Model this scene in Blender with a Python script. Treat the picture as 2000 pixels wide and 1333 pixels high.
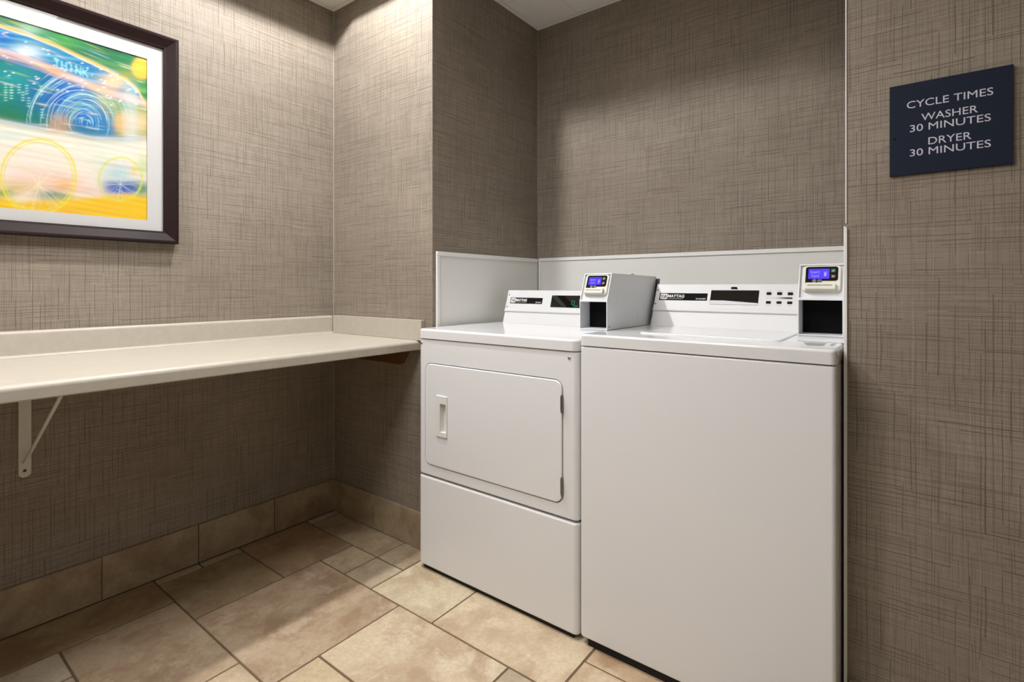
import bpy, bmesh, math, random
import numpy as np
from mathutils import Matrix, Vector

for o in list(bpy.data.objects):
    bpy.data.objects.remove(o, do_unlink=True)
SC = bpy.context.scene
COL = SC.collection
PI = math.pi
random.seed(7)

# ------------------------------------------------------------------ camera
cam = bpy.data.cameras.new('camera')
cam.sensor_fit = 'HORIZONTAL'; cam.sensor_width = 36.0
cam.lens = 1007.0 / 2000.0 * 36.0
cam.shift_y = -(666.5 - 560.4) / 2000.0
cam.clip_start = 0.02; cam.clip_end = 60
cam_o = bpy.data.objects.new('camera', cam); COL.objects.link(cam_o)
cam_o.location = (0, 0, 1.053)
cam_o.rotation_euler = (PI / 2, 0, math.radians(37.4145))
SC.camera = cam_o

# ------------------------------------------------------------------ world, exposure, lamp strengths
w = bpy.data.worlds.new('world'); SC.world = w; w.use_nodes = True
w.node_tree.nodes['Background'].inputs[0].default_value = (0.9, 0.95, 1.0, 1)
w.node_tree.nodes['Background'].inputs[1].default_value = 0.02
SC.view_settings.view_transform = 'Standard'
SC.view_settings.look = 'None'
SC.view_settings.gamma = 1.0
SC.view_settings.use_curve_mapping = False
SC.view_settings.exposure = 0.0
LAMP_W = {'laundry': 90.0, 'behind_left': 46.0}
LAMP_C = {'laundry': (0.985, 0.985, 0.99), 'behind_left': (1.0, 0.93, 0.89)}
LENS_C = (0.995, 0.97, 0.975)
LENS_E = 21.0
FILL_E = {'left': 16.5, 'right': 6.0}
FILL_C = {'left': (0.97, 0.97, 1.0), 'right': (0.90, 0.94, 1.0)}

# ------------------------------------------------------------------ room dimensions
XA = -2.150            # left wall
YB = 1.424             # front of the boxed corner and of the sign wall
XE = -1.485            # left side of the alcove
YD = 2.157             # back of the alcove
XF = -0.1115           # right side of the alcove
ZC = 2.353             # ceiling
XR, YR = 1.70, -2.10   # right and rear limits of the room

# ------------------------------------------------------------------ object helpers
def link(o):
    COL.objects.link(o); return o

def origin_of(p):
    v = Vector((0, 0, 0))
    while p is not None:
        v = v + p.location; p = p.parent
    return v

def finish(me, smooth=True):
    if smooth:
        me.shade_smooth(); me.set_sharp_from_angle(angle=math.radians(50))
    else:
        me.shade_flat()

def obj(name, bm, m, parent=None, smooth=True, wn=True, kind=None, label=None):
    off = origin_of(parent)
    if off.length > 0:
        bmesh.ops.translate(bm, verts=bm.verts, vec=-off)
    bmesh.ops.recalc_face_normals(bm, faces=bm.faces)
    me = bpy.data.meshes.new(name)
    bm.to_mesh(me); bm.free()
    finish(me, smooth)
    if m is not None:
        me.materials.append(m)
    o = link(bpy.data.objects.new(name, me))
    o.parent = parent
    if smooth and wn:
        md = o.modifiers.new('normals', 'WEIGHTED_NORMAL'); md.keep_sharp = True; md.weight = 80
    if kind: o['kind'] = kind
    if label: o['label'] = label
    return o

def thing(name, loc, label, cat, group=None):
    o = link(bpy.data.objects.new(name, None))
    o.empty_display_size = 0.05
    o.location = loc
    o['label'] = label; o['category'] = cat
    if group: o['group'] = group
    return o

def tag(o, label, cat, group=None):
    o['label'] = label; o['category'] = cat
    if group: o['group'] = group
    return o

def struct(name, bm, m, smooth=False):
    return obj(name, bm, m, None, smooth=smooth, wn=smooth, kind='structure')

def bool_cut(o, cutter_bm, op='DIFFERENCE'):
    """cut o (world-space cutter) and keep the result as its mesh"""
    off = origin_of(o.parent) + o.location
    bmesh.ops.translate(cutter_bm, verts=cutter_bm.verts, vec=-off)
    bmesh.ops.recalc_face_normals(cutter_bm, faces=cutter_bm.faces)
    cme = bpy.data.meshes.new('cut'); cutter_bm.to_mesh(cme); cutter_bm.free()
    tme = o.data
    t = link(bpy.data.objects.new('tmp', tme)); c = link(bpy.data.objects.new('cut', cme))
    md = t.modifiers.new('b', 'BOOLEAN'); md.object = c; md.operation = op; md.solver = 'EXACT'
    dg = bpy.context.evaluated_depsgraph_get(); dg.update()
    new = bpy.data.meshes.new_from_object(t.evaluated_get(dg), depsgraph=dg)
    new.name = tme.name
    bpy.data.objects.remove(t, do_unlink=True); bpy.data.objects.remove(c, do_unlink=True)
    bpy.data.meshes.remove(cme)
    o.data = new
    bpy.data.meshes.remove(tme)
    new.set_sharp_from_angle(angle=math.radians(50))
    return o

# local frames: columns a, b, c and an origin
def frame(o, a, b, c):
    M = Matrix.Identity(4)
    for i, v in enumerate((a, b, c)):
        for j in range(3): M[j][i] = v[j]
    for j in range(3): M[j][3] = o[j]
    return M
FRONT = lambda y: frame((0, y, 0), (1, 0, 0), (0, 0, 1), (0, -1, 0))      # a = x, b = z, c = toward the room
TOP = lambda z: frame((0, 0, z), (1, 0, 0), (0, 1, 0), (0, 0, 1))
LEFTW = lambda x: frame((x, 0, 0), (0, 1, 0), (0, 0, 1), (1, 0, 0))       # on the left wall: a = y, b = z, c = +x

def box(x0, x1, y0, y1, z0, z1, bev=0.0, seg=2, bm=None, M=None):
    own = bmesh.new()
    vs = [own.verts.new((x, y, z)) for x in (x0, x1) for y in (y0, y1) for z in (z0, z1)]
    for f in ((0, 1, 3, 2), (4, 6, 7, 5), (0, 4, 5, 1), (2, 3, 7, 6), (0, 2, 6, 4), (1, 5, 7, 3)):
        own.faces.new([vs[i] for i in f])
    bmesh.ops.recalc_face_normals(own, faces=own.faces)
    if bev > 0:
        bmesh.ops.bevel(own, geom=own.edges[:], offset=bev, segments=seg, profile=0.5, affect='EDGES')
    if M is not None: own.transform(M)
    return join(bm, own)

def join(bm, own):
    if bm is None: return own
    me = bpy.data.meshes.new('j'); own.to_mesh(me); own.free()
    bm.from_mesh(me); bpy.data.meshes.remove(me)
    return bm

def rrect(a0, a1, b0, b1, r, seg=6):
    r = min(r, (a1 - a0) / 2 - 1e-5, (b1 - b0) / 2 - 1e-5)
    if r <= 0: return [(a0, b0), (a1, b0), (a1, b1), (a0, b1)]
    pts = []
    for cx, cy, t0 in ((a1 - r, b0 + r, -90), (a1 - r, b1 - r, 0), (a0 + r, b1 - r, 90), (a0 + r, b0 + r, 180)):
        for i in range(seg + 1):
            t = math.radians(t0 + 90 * i / seg)
            pts.append((cx + r * math.cos(t), cy + r * math.sin(t)))
    return pts

def prism(pts, c0, c1, M=None, bev=0.0, seg=3, bm=None, both=False):
    """polygon pts in the a/b plane, from c0 to c1; the rim at c1 (and c0) gets a rounded edge"""
    own = bmesh.new()
    lo = [own.verts.new((a, b, c0)) for a, b in pts]
    hi = [own.verts.new((a, b, c1)) for a, b in pts]
    n = len(pts)
    own.faces.new(lo[::-1]); own.faces.new(hi)
    for i in range(n):
        own.faces.new((lo[i], lo[(i + 1) % n], hi[(i + 1) % n], hi[i]))
    bmesh.ops.recalc_face_normals(own, faces=own.faces)
    if bev > 0:
        own.verts.index_update()
        es = []
        hs = set(hi); ls = set(lo)
        for e in own.edges:
            a, b = e.verts
            if (a in hs and b in hs) or (both and a in ls and b in ls): es.append(e)
        bmesh.ops.bevel(own, geom=es, offset=bev, segments=seg, profile=0.5, affect='EDGES', clamp_overlap=True)
    if M is not None: own.transform(M)
    return join(bm, own)

def cyl(c, axis, r0, r1, h, seg=24, bm=None, M=None):
    own = bmesh.new()
    bmesh.ops.create_cone(own, cap_ends=True, segments=seg, radius1=r0, radius2=r1, depth=h)
    bmesh.ops.translate(own, verts=own.verts, vec=(0, 0, h / 2))
    q = Vector((0, 0, 1)).rotation_difference(Vector(axis).normalized())
    own.transform(Matrix.Translation(c) @ q.to_matrix().to_4x4())
    if M is not None: own.transform(M)
    return join(bm, own)

def dome(c, axis, r, h, seg=16, rings=4, bm=None):
    own = bmesh.new()
    prev = None
    for k in range(rings):
        t = k / rings * PI / 2
        ring = [own.verts.new((r * math.cos(t) * math.cos(2 * PI * i / seg), r * math.cos(t) * math.sin(2 * PI * i / seg), h * math.sin(t))) for i in range(seg)]
        if prev is None: own.faces.new(ring[::-1])
        else:
            for i in range(seg): own.faces.new((prev[i], prev[(i + 1) % seg], ring[(i + 1) % seg], ring[i]))
        prev = ring
    top = own.verts.new((0, 0, h))
    for i in range(seg): own.faces.new((prev[i], prev[(i + 1) % seg], top))
    q = Vector((0, 0, 1)).rotation_difference(Vector(axis).normalized())
    own.transform(Matrix.Translation(c) @ q.to_matrix().to_4x4())
    return join(bm, own)

def tube(p0, p1, r, seg=12, bm=None):
    p0, p1 = Vector(p0), Vector(p1)
    return cyl(p0, p1 - p0, r, r, (p1 - p0).length, seg, bm)

def bar(p0, p1, wdt, thk, side, bev=0.0, bm=None):
    """flat bar from p0 to p1; its width runs along side"""
    p0, p1 = Vector(p0), Vector(p1); d = (p1 - p0); L = d.length; d.normalize()
    s = Vector(side).normalized(); n = d.cross(s).normalized(); s = n.cross(d)
    return box(0, L, -wdt / 2, wdt / 2, -thk / 2, thk / 2, bev, 2, bm, frame(p0, d, s, n))

def text(name, body, a0, a1, b0, b1, M, m, parent, c0=0.0, th=0.0004, bold=0.0, label=None, slant=0.0):
    """lettering stretched to the box a0..a1 x b0..b1 of frame M"""
    cu = bpy.data.curves.new('t', 'FONT'); cu.body = body; cu.size = 1.0; cu.offset = bold; cu.resolution_u = 4; cu.shear = slant
    t = link(bpy.data.objects.new('t', cu))
    dg = bpy.context.evaluated_depsgraph_get(); dg.update()
    me = bpy.data.meshes.new_from_object(t.evaluated_get(dg), depsgraph=dg)
    bpy.data.objects.remove(t, do_unlink=True); bpy.data.curves.remove(cu)
    bm = bmesh.new(); bm.from_mesh(me); bpy.data.meshes.remove(me)
    xs = [v.co.x for v in bm.verts]; ys = [v.co.y for v in bm.verts]
    sx = (a1 - a0) / (max(xs) - min(xs)); sy = (b1 - b0) / (max(ys) - min(ys)); x0, y0 = min(xs), min(ys)
    for v in bm.verts: v.co = Vector((a0 + (v.co.x - x0) * sx, b0 + (v.co.y - y0) * sy, c0))
    r = bmesh.ops.extrude_face_region(bm, geom=bm.faces[:])
    bmesh.ops.translate(bm, verts=[g for g in r['geom'] if isinstance(g, bmesh.types.BMVert)], vec=(0, 0, th))
    bm.transform(M)
    return obj(name, bm, m, parent, smooth=False, label=label)

# ------------------------------------------------------------------ material helpers
class NT:
    def __init__(s, name):
        s.m = bpy.data.materials.new(name); s.m.use_nodes = True
        s.t = s.m.node_tree; s.t.nodes.clear()
        s.out = s.t.nodes.new('ShaderNodeOutputMaterial')
    def n(s, typ, **kw):
        nd = s.t.nodes.new(typ)
        for k, v in kw.items(): setattr(nd, k, v)
        return nd
    def l(s, a, b): s.t.links.new(a, b)
    def math(s, op, a, b=0.5, c=None):
        nd = s.n('ShaderNodeMath', operation=op)
        for i, v in enumerate((a, b, c)):
            if v is None: continue
            if isinstance(v, (int, float)): nd.inputs[i].default_value = v
            else: s.l(v, nd.inputs[i])
        return nd.outputs[0]
    def mix(s, f, a, b, blend='MIX'):
        nd = s.n('ShaderNodeMix', data_type='RGBA', blend_type=blend)
        for i, v in ((0, f), (6, a), (7, b)):
            if isinstance(v, (int, float)): nd.inputs[i].default_value = v
            elif isinstance(v, tuple): nd.inputs[i].default_value = (v + (1,))[:4]
            else: s.l(v, nd.inputs[i])
        return nd.outputs[2]
    def noise(s, vec, scale, detail=2.0, rough=0.5, dist=0.0, dims='3D', wv=None):
        nd = s.n('ShaderNodeTexNoise', noise_dimensions=dims)
        nd.inputs['Scale'].default_value = scale; nd.inputs['Detail'].default_value = detail
        nd.inputs['Roughness'].default_value = rough; nd.inputs['Distortion'].default_value = dist
        s.l(vec, nd.inputs['Vector'])
        if wv is not None: s.l(wv, nd.inputs['W'])
        return nd.outputs['Fac']
    def ramp(s, f, lo, hi, a=0.0, b=1.0):
        nd = s.n('ShaderNodeMapRange', interpolation_type='SMOOTHSTEP')
        s.l(f, nd.inputs[0])
        for i, v in enumerate((lo, hi, a, b)): nd.inputs[i + 1].default_value = v
        return nd.outputs[0]
    def xyz(s, x, y, z=0.0):
        nd = s.n('ShaderNodeCombineXYZ')
        for i, v in enumerate((x, y, z)):
            if isinstance(v, (int, float)): nd.inputs[i].default_value = v
            else: s.l(v, nd.inputs[i])
        return nd.outputs[0]
    def bsdf(s, color, rough=0.5, spec=0.5, metal=0.0, bump=None, bstr=0.1, bdist=0.001, coat=0.0, coat_r=0.05):
        b = s.n('ShaderNodeBsdfPrincipled')
        for nm, v in (('Base Color', color), ('Roughness', rough), ('Specular IOR Level', spec), ('Metallic', metal), ('Coat Weight', coat), ('Coat Roughness', coat_r)):
            if isinstance(v, (int, float)): b.inputs[nm].default_value = v
            elif isinstance(v, tuple): b.inputs[nm].default_value = (v + (1,))[:4]
            else: s.l(v, b.inputs[nm])
        if bump is not None:
            bp = s.n('ShaderNodeBump'); bp.inputs['Strength'].default_value = bstr; bp.inputs['Distance'].default_value = bdist
            s.l(bump, bp.inputs['Height']); s.l(bp.outputs[0], b.inputs['Normal'])
        s.l(b.outputs[0], s.out.inputs[0])
        return b

def srgb(r, g, b):
    f = lambda c: (c / 255 / 12.92) if c / 255 <= 0.04045 else ((c / 255 + 0.055) / 1.055) ** 2.4
    return (f(r), f(g), f(b))

def plain(name, col, rough=0.5, spec=0.5, metal=0.0, var=0.03, scale=30.0, coat=0.0):
    t = NT(name)
    g = t.n('ShaderNodeTexCoord')
    f = t.noise(g.outputs['Object'], scale, 2.0)
    dark = tuple(c * (1 - var) for c in col); lite = tuple(min(1, c * (1 + var)) for c in col)
    t.bsdf(t.mix(f, dark, lite), rough, spec, metal, coat=coat)
    return t.m

def glow(name, col, strength):
    t = NT(name)
    e = t.n('ShaderNodeEmission'); e.inputs[0].default_value = col + (1,); e.inputs[1].default_value = strength
    t.l(e.outputs[0], t.out.inputs[0])
    return t.m

def wallpaper():
    t = NT('woven_wallpaper')
    g = t.n('ShaderNodeNewGeometry')
    p = t.n('ShaderNodeSeparateXYZ'); t.l(g.outputs['Position'], p.inputs[0])
    n = t.n('ShaderNodeSeparateXYZ'); t.l(g.outputs['True Normal'], n.inputs[0])
    ax = t.math('GREATER_THAN', t.math('ABSOLUTE', n.outputs[0]), 0.5)
    u = t.math('ADD', t.math('MULTIPLY', p.outputs[1], ax), t.math('MULTIPLY', p.outputs[0], t.math('SUBTRACT', 1.0, ax)))
    u = t.math('ADD', u, t.math('MULTIPLY', ax, 7.3))
    v = p.outputs[2]
    def lines(au, av, lo, hi, seed, detail=1.0):
        vec = t.xyz(t.math('MULTIPLY', u, au), t.math('MULTIPLY', v, av), seed)
        return t.ramp(t.noise(vec, 1.0, detail, 0.5), lo, hi)
    def rnd(a, b):
        nd = t.n('ShaderNodeTexWhiteNoise', noise_dimensions='2D'); t.l(t.xyz(a, b, 0.0), nd.inputs['Vector'])
        return nd.outputs['Value']
    def threads(a, b, step, run, keep, half, seed, vary=0.5):
        # broken parallel threads: one per step of a, cut into dashes of about run along b
        wob = t.math('MULTIPLY', t.math('SUBTRACT', t.noise(t.xyz(t.math('MULTIPLY', a, 9.0), t.math('MULTIPLY', b, 9.0), seed), 1.0, 1.0), 0.5), 0.006)
        aa = t.math('DIVIDE', t.math('ADD', a, wob), step)
        i = t.math('FLOOR', aa); fr = t.math('SUBTRACT', aa, i)
        i = t.math('ADD', i, seed)
        pos = t.math('ADD', 0.2, t.math('MULTIPLY', rnd(i, 3.7 + seed), 0.6))
        d = t.math('MULTIPLY', t.math('ABSOLUTE', t.math('SUBTRACT', fr, pos)), step)
        k = t.math('FLOOR', t.math('ADD', t.math('DIVIDE', b, run), t.math('MULTIPLY', rnd(i, 11.3), 9.0)))
        on = t.math('GREATER_THAN', keep, rnd(i, t.math('ADD', k, 31.0)))
        w2 = t.math('MULTIPLY', half, t.math('ADD', 1.0 - vary, t.math('MULTIPLY', rnd(i, t.math('ADD', k, 57.0)), 2 * vary)))
        nd = t.n('ShaderNodeMapRange', interpolation_type='SMOOTHSTEP')
        t.l(d, nd.inputs[0]); t.l(t.math('MULTIPLY', w2, 0.55), nd.inputs[1]); t.l(t.math('MULTIPLY', w2, 1.35), nd.inputs[2]); nd.inputs[3].default_value = 1.0; nd.inputs[4].default_value = 0.0
        amp = t.math('ADD', 0.45, t.math('MULTIPLY', rnd(i, t.math('ADD', k, 83.0)), 0.55))
        return t.math('MULTIPLY', t.math('MULTIPLY', nd.outputs[0], on), amp)
    dv = threads(u, v, 0.0125, 0.105, 0.54, 0.00085, 3.0)
    dh = threads(v, u, 0.0095, 0.135, 0.52, 0.00080, 17.0)
    dv2 = threads(u, v, 0.0050, 0.060, 0.55, 0.00055, 41.0)
    dh2 = threads(v, u, 0.0044, 0.085, 0.57, 0.00055, 59.0)
    fine_v = lines(620, 14, 0.30, 0.70, 17.0)
    fine_h = lines(14, 620, 0.30, 0.70, 21.0)
    pv = threads(u, v, 0.019, 0.12, 0.40, 0.0008, 71.0)
    ph = threads(v, u, 0.014, 0.16, 0.40, 0.0008, 97.0)
    broad = t.noise(t.xyz(t.math('MULTIPLY', u, 3.0), t.math('MULTIPLY', v, 3.0), 3.0), 1.0, 2.0)
    base = t.mix(t.ramp(broad, 0.3, 0.7), (0.288, 0.243, 0.193), (0.330, 0.282, 0.226))
    fine = t.math('MULTIPLY', t.math('ADD', fine_v, fine_h), 0.5)
    c = t.mix(t.math('MULTIPLY', fine, 0.30), base, (0.150, 0.120, 0.089))
    pale = t.math('MAXIMUM', pv, ph)
    c = t.mix(t.math('MULTIPLY', pale, 0.45), c, (0.41, 0.365, 0.295))
    d2 = t.math('MAXIMUM', dv2, dh2)
    c = t.mix(t.math('MULTIPLY', d2, 0.52), c, (0.100, 0.074, 0.054))
    d1 = t.math('MAXIMUM', dv, dh)
    c = t.mix(t.math('MULTIPLY', d1, 0.68), c, (0.085, 0.059, 0.041))
    t.bsdf(c, 0.62, 0.25)
    return t.m

def stone(name, cols, vein, rough=0.42, scale=5.0):
    """mottled travertine-look tile; each tile object samples its own place in the pattern"""
    t = NT(name)
    g = t.n('ShaderNodeNewGeometry'); oi = t.n('ShaderNodeObjectInfo')
    wv = t.math('MULTIPLY', oi.outputs['Random'], 37.0)
    pos = g.outputs['Position']
    a = t.noise(pos, scale, 5.0, 0.62, 0.7, '4D', wv)
    b = t.noise(pos, scale * 2.6, 6.0, 0.65, 0.4, '4D', t.math('ADD', wv, 11.0))
    f = t.noise(pos, scale * 16, 4.0, 0.6, 0.3, '4D', t.math('ADD', wv, 5.0))
    c = t.mix(t.ramp(a, 0.36, 0.62), cols[0], cols[1])
    c = t.mix(t.ramp(b, 0.47, 0.68, 0.0, 0.85), c, cols[2])
    c = t.mix(t.ramp(f, 0.35, 0.75, 0.0, 0.42), c, cols[3])
    # pale thread-like veins: narrow band round a noise level
    d = t.noise(pos, scale * 4.5, 5.0, 0.6, 1.2, '4D', t.math('ADD', wv, 23.0))
    band = t.ramp(t.math('ABSOLUTE', t.math('SUBTRACT', d, 0.5)), 0.0, 0.012, 1.0, 0.0)
    mask = t.ramp(t.noise(pos, scale * 1.7, 2.0, 0.5, 0.0, '4D', t.math('ADD', wv, 41.0)), 0.5, 0.62)
    c = t.mix(t.math('MULTIPLY', t.math('MULTIPLY', band, mask), 0.5), c, vein)
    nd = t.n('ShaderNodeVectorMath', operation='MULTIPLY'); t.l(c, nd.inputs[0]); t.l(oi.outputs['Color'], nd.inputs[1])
    t.bsdf(nd.outputs[0], rough, 0.4, bump=t.math('ADD', b, t.math('MULTIPLY', f, 0.3)), bstr=0.15, bdist=0.0012)
    return t.m

def laminate():
    t = NT('cream_laminate')
    g = t.n('ShaderNodeNewGeometry')
    a = t.noise(g.outputs['Position'], 40, 4.0, 0.6)
    b = t.noise(g.outputs['Position'], 160, 2.0, 0.6)
    c = t.mix(t.ramp(a, 0.35, 0.65), (0.478, 0.438, 0.366), (0.505, 0.465, 0.390))
    c = t.mix(t.ramp(b, 0.45, 0.75, 0.0, 0.35), c, (0.42, 0.365, 0.29))
    t.bsdf(c, 0.38, 0.4)
    return t.m

def enamel(name, col, rough=0.28, peel=True):
    t = NT(name)
    g = t.n('ShaderNodeTexCoord')
    a = t.noise(g.outputs['Object'], 3.0, 2.0)
    c = t.mix(a, tuple(x * 0.985 for x in col), col)
    pl = t.noise(g.outputs['Object'], 260.0, 2.0)
    t.bsdf(c, rough, 0.5, bump=pl if peel else None, bstr=0.05, bdist=0.0004)
    return t.m

def wood(name, c0, c1, scale=18):
    t = NT(name)
    g = t.n('ShaderNodeTexCoord'); mp = t.n('ShaderNodeMapping'); mp.inputs['Scale'].default_value = (1, 12, 12)
    t.l(g.outputs['Object'], mp.inputs[0])
    f = t.noise(mp.outputs[0], scale, 4.0, 0.6)
    t.bsdf(t.mix(f, c0, c1), 0.5, 0.4)
    return t.m

def dark_frame():
    t = NT('dark_espresso_frame')
    g = t.n('ShaderNodeTexCoord'); mp = t.n('ShaderNodeMapping'); mp.inputs['Scale'].default_value = (40, 3, 40)
    t.l(g.outputs['Object'], mp.inputs[0])
    f = t.noise(mp.outputs[0], 4, 3.0, 0.6)
    t.bsdf(t.mix(f, (0.012, 0.0050, 0.0045), (0.020, 0.0085, 0.0075)), 0.48, 0.18)
    return t.m

def brushed(name, col, rough=0.35):
    t = NT(name)
    g = t.n('ShaderNodeTexCoord'); mp = t.n('ShaderNodeMapping'); mp.inputs['Scale'].default_value = (1, 60, 60)
    t.l(g.outputs['Object'], mp.inputs[0])
    f = t.noise(mp.outputs[0], 12, 3.0)
    t.bsdf(t.mix(f, tuple(c * 0.8 for c in col), col), rough, 0.5, 1.0)
    return t.m

def pane_material():
    t = NT('picture_glass')
    tr = t.n('ShaderNodeBsdfTransparent'); gl = t.n('ShaderNodeBsdfGlossy'); gl.inputs['Roughness'].default_value = 0.02
    lw = t.n('ShaderNodeLayerWeight'); lw.inputs[0].default_value = 0.5
    fac = t.math('ADD', 0.012, t.math('MULTIPLY', t.math('POWER', lw.outputs['Facing'], 5.0), 0.45))
    mx = t.n('ShaderNodeMixShader'); t.l(fac, mx.inputs[0]); t.l(tr.outputs[0], mx.inputs[1]); t.l(gl.outputs[0], mx.inputs[2])
    t.l(mx.outputs[0], t.out.inputs[0])
    return t.m

def print_material():
    t = NT('art_print')
    a = t.n('ShaderNodeVertexColor', layer_name='Col')
    t.bsdf(a.outputs[0], 0.6, 0.2)
    return t.m

M_WALL = wallpaper()
M_TILE = stone('floor_tile_stone', ((0.400, 0.295, 0.203), (0.580, 0.490, 0.358), (0.640, 0.568, 0.435), (0.340, 0.268, 0.170)), (0.75, 0.66, 0.51))
M_BASE = stone('baseboard_tile_stone', ((0.290, 0.205, 0.130), (0.430, 0.345, 0.230), (0.360, 0.290, 0.170), (0.250, 0.185, 0.105)), (0.52, 0.44, 0.31), scale=6.5)
M_GROUT = plain('brown_grout', (0.165, 0.120, 0.070), 0.9, 0.1, var=0.15, scale=120)
M_GROUT2 = plain('baseboard_grout', (0.27, 0.205, 0.125), 0.9, 0.1, var=0.12, scale=120)
M_CEIL = plain('ceiling_tile', (0.88, 0.865, 0.83), 0.9, 0.1, var=0.04, scale=90)
M_CGRID = plain('ceiling_grid_paint', (0.88, 0.865, 0.83), 0.6, 0.3, var=0.02)
M_LAM = laminate()
M_WHITE = enamel('white_appliance_enamel', (0.785, 0.787, 0.787), 0.20)
M_DECK = enamel('white_glossy_top_enamel', (0.755, 0.757, 0.757), 0.12)
M_PANELW = enamel('white_console_enamel', (0.645, 0.647, 0.647), 0.42)
M_DARKGAP = plain('black_gap_shade_and_feet', (0.02, 0.02, 0.02), 0.7, 0.2)  # near-black for feet, inner bodies and the shade strips under the machines
M_FRP = plain('white_splash_sheet', (0.77, 0.765, 0.725), 0.42, 0.4, var=0.015, scale=5)
M_FRPTRIM = plain('white_splash_trim', (0.84, 0.835, 0.81), 0.35, 0.45, var=0.01)
M_CHROME = brushed('chrome_screw', (0.65, 0.64, 0.62), 0.22)
M_HINGE = brushed('dull_steel_hinge', (0.30, 0.29, 0.27), 0.38)
M_BAY = plain('black_bay_plate', (0.004, 0.004, 0.0045), 0.6, 0.12)
M_BLACK = plain('black_badge', (0.009, 0.008, 0.008), 0.7, 0.05, var=0.1)
M_GLASSB = plain('smoked_display_glass', (0.008, 0.006, 0.005), 0.015, 0.45, var=0.05)
M_INK = plain('white_ink', (0.75, 0.74, 0.72), 0.6, 0.2, var=0.01)
M_INKD = plain('dark_ink', (0.05, 0.045, 0.04), 0.6, 0.2, var=0.01)
M_INKG = plain('grey_ink', (0.50, 0.48, 0.45), 0.6, 0.2, var=0.01)
M_BUTTON = plain('black_rubber_button', (0.014, 0.013, 0.012), 0.7, 0.06)
M_BOX = enamel('light_grey_steel', (0.76, 0.78, 0.80), 0.38)
M_CREAM = plain('cream_plastic', (0.70, 0.69, 0.60), 0.4, 0.45, var=0.01)
M_SCREEN = glow('blue_backlit_screen', (0.095, 0.065, 0.90), 1.1)
M_SCRTXT = glow('lilac_screen_text', (0.50, 0.42, 1.0), 1.0)
M_GREEN = plain('green_key', (0.015, 0.16, 0.09), 0.4, 0.4)
M_RED = plain('red_brown_key', (0.16, 0.035, 0.03), 0.4, 0.4)
M_KEYW = plain('key_symbol', (0.62, 0.62, 0.62), 0.5, 0.3)
M_LED = glow('green_led', (0.01, 0.55, 0.24), 0.55)
M_STICK = plain('grey_sticker', (0.38, 0.37, 0.35), 0.5, 0.3, var=0.12, scale=200)
M_HANDLE = plain('white_handle_plastic', (0.74, 0.745, 0.70), 0.4, 0.45, var=0.01)
M_BRACKET = enamel('white_bracket_paint', (0.70, 0.66, 0.60), 0.4, False)
M_WOOD = wood('varnished_cleat_wood', (0.085, 0.040, 0.012), (0.140, 0.068, 0.020))
M_FRAME = dark_frame()
M_MAT = plain('white_mat_board', (0.56, 0.552, 0.54), 0.9, 0.1, var=0.01)
M_PANE = pane_material()
M_PRINT = print_material()
M_SIGN = plain('navy_sign_acrylic', (0.0110, 0.0170, 0.0340), 0.5, 0.18, var=0.05)
M_SIGNTXT = plain('pale_sign_lettering', (0.62, 0.62, 0.72), 0.5, 0.3, var=0.01)
M_CAULK = plain('caulk_bead', (0.36, 0.33, 0.28), 0.6, 0.3, var=0.02)
M_HOUSING = plain('troffer_louver_metal', (0.22, 0.22, 0.22), 0.5, 0.4)
M_LENS = glow('fixture_lens', LENS_C, LENS_E)
M_LAMP = glow('lamp_bulb', (1.0, 0.92, 0.80), 25.0)
M_BROWN = plain('dark_brown_fitting', (0.05, 0.03, 0.018), 0.5, 0.4)

# ------------------------------------------------------------------ the room shell
struct('wall_left', box(XA - 0.12, XA, YR - 0.12, YB + 0.02, -0.05, 2.60), M_WALL)
struct('wall_corner', box(XA - 0.12, XE, YB, YD + 0.14, -0.05, 2.60, 0.003, 2), M_WALL, True)
struct('wall_back', box(XE, XF, YD, YD + 0.14, -0.05, 2.60), M_WALL)
struct('wall_right', box(XF, XR + 0.12, YB, YD + 0.14, -0.05, 2.60, 0.004, 2), M_WALL, True)
struct('wall_side', box(XR, XR + 0.12, YR - 0.12, YB, -0.05, 2.60), M_WALL)
struct('wall_rear', box(XA, XR, YR - 0.12, YR, -0.05, 2.60), M_WALL)

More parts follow.
